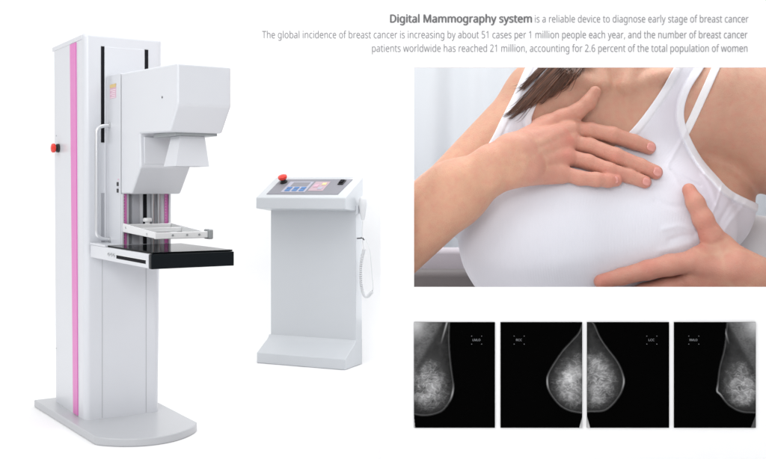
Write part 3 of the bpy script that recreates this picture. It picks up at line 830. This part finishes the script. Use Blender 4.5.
# --- garments: the torso surface pushed out a little and cut to a pattern
gu = np.arange(300, 900, 1.0); gv = np.arange(-60, 420, 1.0)
GU, GV = np.meshgrid(gu, gv, indexing='ij')
k_ = 1 - Z/F
def sample(tab):
    U = CX + X/k_; Vv = HY - Y/k_
    a = np.clip(U-gu[0], 0, len(gu)-1.01); b = np.clip(Vv-gv[0], 0, len(gv)-1.01)
    a, b = np.broadcast_arrays(a, b)
    out = np.empty(a.shape, np.float32)
    for i in range(a.shape[0]):    # slab by slab keeps memory small
        ai, bi = a[i].astype(np.int32), b[i].astype(np.int32); fa, fb = a[i]-ai, b[i]-bi
        out[i] = (tab[ai, bi]*(1-fa)*(1-fb)+tab[ai+1, bi]*fa*(1-fb)+tab[ai, bi+1]*(1-fa)*fb+tab[ai+1, bi+1]*fa*fb)
    return out
armL = cat2([(540, 40), (525, 68), (513, 95), (501, 119), (490, 141), (470, 172), (452, 205), (440, 228)], 5)
armR = cat2([(800, 222), (772, 212), (757, 203.5), (732, 191), (717, 176), (701, 157), (688, 132), (684, 112), (690, 90), (703.7, 68), (716, 42)], 5)
neck = cat2([(687, 42), (673.6, 68), (656.6, 97), (632, 129), (605, 152), (575, 155), (548, 143), (532, 124), (537, 103), (547, 72), (554, 42)], 5)
pat = armL + [(430, 260), (430, 345), (800, 345)] + armR + neck
sdp = poly_sd(pat, GU, GV).astype(np.float32)
def line_d(pts):
    d = np.full(GU.shape, 1e9)
    for (ax, ay), (bx, by) in zip(pts, pts[1:]):
        ex, ey = bx-ax, by-ay; t = np.clip(((GU-ax)*ex+(GV-ay)*ey)/(ex*ex+ey*ey+1e-9), 0, 1)
        d = np.minimum(d, np.hypot(GU-ax-ex*t, GV-ay-ey*t))
    return d
edge = np.minimum(line_d(armL), np.minimum(line_d(armR), line_d(neck)))
off = SHIRT + 1.3/(1+np.exp((edge-7.2)/.35)) - .8*np.exp(-((edge-8.4)/1.1)**2)   # folded hem band and its stitched groove
def crease(pts, w, a):
    global off
    off = off + a*np.exp(-(line_d(cat2(pts, 5))/w)**2)
crease([(694, 228), (680, 226), (664, 229)], 3.2, 1.1); crease([(694, 235), (682, 236), (670, 240)], 3.0, -1.3); crease([(690, 243), (676, 247), (660, 251)], 3.5, .9)
crease([(704, 175), (712, 190), (716, 206)], 2.5, 1.2); crease([(722, 186), (716, 205), (708, 222)], 1.0, 1.1)
crease([(735, 196), (724, 214), (716, 230)], 2.4, -1.2); crease([(746, 203), (730, 222), (722, 236)], 2.4, 1.3)
crease([(667, 166), (676, 150), (688, 128)], 2.0, .9); crease([(671, 170), (684, 178), (700, 186)], 1.6, -1.0); crease([(668, 168), (684, 190), (704, 200)], 3.0, 1.0)
crease([(500, 200), (540, 206), (600, 200), (640, 190)], 6, -.6); crease([(470, 260), (510, 268), (560, 264)], 9, .5); crease([(655, 200), (670, 206), (690, 206)], 3, -.8)
crease([(560, 262), (600, 256), (650, 246)], 10, .6); crease([(507, 130), (515, 150), (518, 170)], 3, .8)
offs = sample(off); sds = sample(sdp)
Ds = np.maximum(Dskin - offs, sds); del offs, sds
Vs, Fs = surface_nets(Ds, AX); del Ds
sh, Vs = net_object('tank_top', Vs, Fs, M['cotton'], body, relax=2)
su, sv = uv_of(Vs[:, 0], Vs[:, 1], Vs[:, 2])
ei = edge[np.clip((su-gu[0]).astype(int), 0, len(gu)-1), np.clip((sv-gv[0]).astype(int), 0, len(gv)-1)]
band_w = 1/(1+np.exp((ei-7.4)/.5))
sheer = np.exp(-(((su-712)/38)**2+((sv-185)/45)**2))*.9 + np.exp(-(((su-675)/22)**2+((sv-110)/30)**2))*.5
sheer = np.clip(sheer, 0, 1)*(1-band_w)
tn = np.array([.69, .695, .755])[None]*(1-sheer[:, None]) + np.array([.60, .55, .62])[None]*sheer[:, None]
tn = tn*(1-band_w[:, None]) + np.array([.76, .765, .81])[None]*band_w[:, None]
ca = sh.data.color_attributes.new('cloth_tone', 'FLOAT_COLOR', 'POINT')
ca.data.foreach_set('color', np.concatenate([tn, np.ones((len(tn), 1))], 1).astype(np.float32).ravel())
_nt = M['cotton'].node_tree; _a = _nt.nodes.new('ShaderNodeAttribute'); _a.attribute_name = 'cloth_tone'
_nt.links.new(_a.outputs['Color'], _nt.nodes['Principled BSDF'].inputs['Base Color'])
# bra strap on the right shoulder
st = [(726, 45), (715.6, 68), (703, 96), (690, 124), (676, 150)]
band = (line_d(cat2(st, 5)) - 4.0).astype(np.float32)
Dq = np.maximum(Dskin - 1.7, sample(band))
q = np.maximum(Dq, -(Z + 240) + 0*Dq)
Vq, Fq = surface_nets(q, AX); del q, Dq
net_object('bra_strap', Vq, Fq, M['strap'], body, relax=1)
# body depth for things lying on the skin
def skin_front(u, v):
    ds = np.arange(-20, -230, -.5); k = 1-ds/F
    D = evalp(torso+arms, (u-CX)*k, (HY-v)*k, ds); i = np.argmax(D < 0)
    return float(ds[i]) if (D < 0).any() else -150.0

def W3(P): return Vector((P[0]*S, WALL_Y-P[2]*S, CAM_Z+P[1]*S)) - Vector(ORG)
# --- hair: a lock of tapering strands over the shoulder
hair_m = bpy.data.materials.new('dark brown hair'); hair_m.use_nodes = True
nt = hair_m.node_tree; p = nt.nodes['Principled BSDF']; at = nt.nodes.new('ShaderNodeAttribute'); at.attribute_name = 'strand'
L_ = nt.links.new; L_(at.outputs['Color'], p.inputs['Base Color']); p.inputs['Roughness'].default_value = .38; p.inputs['Specular IOR Level'].default_value = .4
bm = bmesh.new(); lay = bm.verts.layers.float_color.new('strand'); rng = random.Random(3)
for k in range(560):
    a = rng.random()
    clump = int(a*9); cr = random.Random(clump)
    u0 = 550 + 36*a + rng.uniform(-3, 3)
    tips = [(519, 87), (518, 90), (503, 117), (508, 118), (516, 113), (527, 107), (538, 104), (548, 98), (559, 89)]
    tu, tv = tips[min(8, int(a*9 + rng.uniform(-.25, .25)))]
    q_ = rng.random()**2.2; tu += rng.uniform(-1.5, 1.5) + q_*24; tv += rng.uniform(-2, 2) - q_*20
    if rng.random() < .06: tu += rng.uniform(-8, 8); tv += rng.uniform(-6, 8)
    pts = []; lift = rng.uniform(1.0, 9.0)
    mid = (u0*.52+tu*.48 + 3*a, 46*.45+tv*.55 + 3)
    ctrl = [(u0+32, 26), (u0+14, 46), mid, (tu*.8+mid[0]*.2+1.5, tv*.8+mid[1]*.2+1), (tu, tv)]
    sp = catmull([(x, y, 0) for x, y in ctrl], 4)
    for i, q in enumerate(sp):
        f_ = i/(len(sp)-1)
        pts.append(W3(P3(q.x, q.y, skin_front(q.x, q.y) + 3 + lift*(1-f_*.7))))
    rr = [(.62*(1-(i/(len(sp)-1))**1.5*.93))*S*rng.uniform(.8, 1.1) for i in range(len(sp))]
    n0 = len(bm.verts); add_tube(bm, pts, rr, 5)
    bm.verts.ensure_lookup_table(); c = rng.uniform(.5, 1.3) if rng.random() < .75 else rng.uniform(1.6, 2.8)
    for v in bm.verts[n0:]: v[lay] = (.105*c, .052*c, .034*c, 1)
obj('hair', bm, hair_m, body, sm=True)
# --- finger nails
nail_m = mat('nail', (.62, .27, .23), .16, coat=.4, var=.02)
def nail(u, v, du, dv, r, ln, wd):
    c = P3(u, v, front(u, v) + r*1.835)
    d = np.array([du, -dv, -.22]); d /= np.linalg.norm(d)
    n = np.array([.18, .05, 1.0]); n -= d*(n@d); n /= np.linalg.norm(n); s_ = np.cross(n, d)
    bm = bmesh.new(); rows = []
    for i in range(9):
        a = -1 + 2*i/8; ww = wd*(1-abs(a)**3.2*.62); row = []
        for j in range(9):
            b = -1+2*j/8; ang = b*.95
            P = c + d*a*ln + s_*math.sin(ang)*ww/math.sin(.95) + n*((math.cos(ang)-1)*ww*.62 + .35 - .5*abs(a)**4 - (.5 if a > .2 else 0)*(a-.2)**2)
            row.append(bm.verts.new(W3(P)))
        rows.append(row)
    for i in range(8):
        for j in range(8): bm.faces.new((rows[i][j], rows[i][j+1], rows[i+1][j+1], rows[i+1][j]))
    o = obj('fingernail', bm, nail_m, body, sm=True)
    s2 = o.modifiers.new('t', 'SOLIDIFY'); s2.thickness = .5*S; s2.offset = 0
nail(651.5, 147.0, 1, .36, 8.0, 5.2, 4.6); nail(658, 171.8, 1, .4, 8.2, 5.2, 4.7)
nail(646.8, 181.6, 1, .35, 7.2, 4.6, 4.2); nail(615.5, 180.0, 1, 0, 10.2, 3.9, 3.7)

# ------------------------------------------------------------------ what is seen behind her
cur = bpy.data.materials.new('sheer curtain'); cur.use_nodes = True; nt = cur.node_tree
p = nt.nodes['Principled BSDF']; p.inputs['Base Color'].default_value = (.69, .71, .735, 1); p.inputs['Roughness'].default_value = .9
tr = nt.nodes.new('ShaderNodeBsdfTranslucent'); tr.inputs['Color'].default_value = (.69, .71, .735, 1)
ms = nt.nodes.new('ShaderNodeMixShader'); ms.inputs[0].default_value = .5
nt.links.new(p.outputs[0], ms.inputs[1]); nt.links.new(tr.outputs[0], ms.inputs[2]); nt.links.new(ms.outputs[0], nt.nodes['Material Output'].inputs['Surface'])
bm = bmesh.new(); N = 600; cols = []; CY = WALL_Y+1.55
for i in range(N+1):
    x = .16 + 3.3*i/N
    y = CY + .035*math.sin(x*13+math.sin(x*4)*1.8) + .012*math.sin(x*31+1.3) + .02*math.sin(x*6.1)
    cols.append([bm.verts.new((x, y, .02)), bm.verts.new((x, y, 2.28))])
for a, b in zip(cols, cols[1:]): bm.faces.new((a[0], b[0], b[1], a[1]))
CT = empty('curtain', (.16, CY, 0)); tag(CT, 'sheer white pleated curtain hanging behind the person', 'curtain')
for v in bm.verts: v.co -= Vector((.16, CY, 0))
o = obj('fabric', bm, cur, CT, sm=True); smooth(o.data)
sd = o.modifiers.new('t', 'SOLIDIFY'); sd.thickness = .003
bm = bmesh.new(); add_tube(bm, [(-.01, 0, 2.295), (3.34, 0, 2.295)], .012, 12); obj('curtain_rail', bm, M['rod'], CT, sm=True)
for x in (.01, 3.33):
    bm = bmesh.new(); add_tube(bm, [(x, .09, 0), (x, .09, 2.30), (x, .0, 2.30)], .012, 12); obj('rail_post', bm, M['rod'], CT, sm=True)
# sofa at the lower left, pillow at the right
SF = empty('sofa', px(440, 340, WALL_Y+1.1)); SF.location.z = 0
tag(SF, 'grey sofa behind the person at the lower left of the picture', 'sofa')
def at_sofa(u, v, y):
    q = px(u, v, y) - Vector(SF.location); return q
a = at_sofa(407, 272, WALL_Y+1.0); b = at_sofa(520, 330, WALL_Y+1.0)
bm = box(a.x, b.x, a.y, a.y+.26, 0, a.z); obj('seat', bm, M['sofa'], SF, bevel=.03, seg=5)
a2 = at_sofa(406, 248, WALL_Y+1.28); b2 = at_sofa(520, 330, WALL_Y+1.28)
bm = box(a2.x, b2.x, a2.y, a2.y+.10, 0, a2.z); obj('backrest', bm, M['cushion'], SF, bevel=.035, seg=5)
bm = bmesh.new(); c = px(772, 262, WALL_Y+1.05)
bmesh.ops.create_uvsphere(bm, u_segments=48, v_segments=32, radius=1)
for v in bm.verts:
    q = v.co; e = .5
    x = math.copysign(abs(q.x)**e, q.x); z = math.copysign(abs(q.z)**e, q.z)
    v.co = (x*.30 + .006*math.sin(z*7), q.y*.10, z*.25 + .007*math.sin(x*6))
o = obj('cushion', bm, M['pillow'], sm=True); smooth(o.data); o.location = c; o.rotation_euler = (0, .12, 0)
tag(o, 'pale grey cushion behind the raised arm at the right edge of the picture', 'cushion')

# ------------------------------------------------------------------ light
w = bpy.data.worlds.new('World'); bpy.context.scene.world = w; w.use_nodes = True
bg = w.node_tree.nodes['Background']; bg.inputs['Color'].default_value = (.985, .99, 1, 1); bg.inputs['Strength'].default_value = .86
# a studio room: bright ceiling, dimmer walls
wn = w.node_tree; wt = wn.nodes.new('ShaderNodeTexCoord'); wx = wn.nodes.new('ShaderNodeSeparateXYZ'); wr = wn.nodes.new('ShaderNodeMapRange')
wr.inputs['From Min'].default_value = .05; wr.inputs['From Max'].default_value = .65; wr.inputs['To Min'].default_value = .36; wr.inputs['To Max'].default_value = 1.12
wr.interpolation_type = 'SMOOTHSTEP'
wn.links.new(wt.outputs['Generated'], wx.inputs['Vector']); wn.links.new(wx.outputs['Z'], wr.inputs['Value']); wn.links.new(wr.outputs['Result'], bg.inputs['Strength'])
def area(name, loc, target, size, power, col=(1, 1, 1)):
    l = bpy.data.lights.new(name, 'AREA'); l.shape = 'RECTANGLE'; l.size = size[0]; l.size_y = size[1]; l.energy = power; l.color = col
    o = link(bpy.data.objects.new(name, l)); o.location = loc
    o.rotation_euler = (Vector(target)-Vector(loc)).to_track_quat('-Z', 'Y').to_euler(); return o
area('softbox', (-4.5, .5, 4.2), (-.6, 6.2, 1.2), (2.5, 2.5), 105, (1, .99, .97))
area('front_fill', (-1.15, -1.8, 3.0), (.9, 4.4, .7), (1.9, 2.2), 120)  # added fill lamp, brightens the figure and the board front
area('top_softbox', (.5, 5.3, 4.4), (.4, 5.9, 0), (4.5, 2.4), 108)
area('window_light', (1.3, WALL_Y+2.6, 1.5), (1.3, WALL_Y+1.5, 1.5), (3.2, 2.4), 22, (.97, .98, 1))

sc = bpy.context.scene
sc.view_settings.view_transform = 'Standard'; sc.view_settings.look = 'None'; sc.view_settings.exposure = 0; sc.view_settings.gamma = 1
sc.cycles.use_denoising = True
sc.cycles.max_bounces = 8
sc.render.film_transparent = False
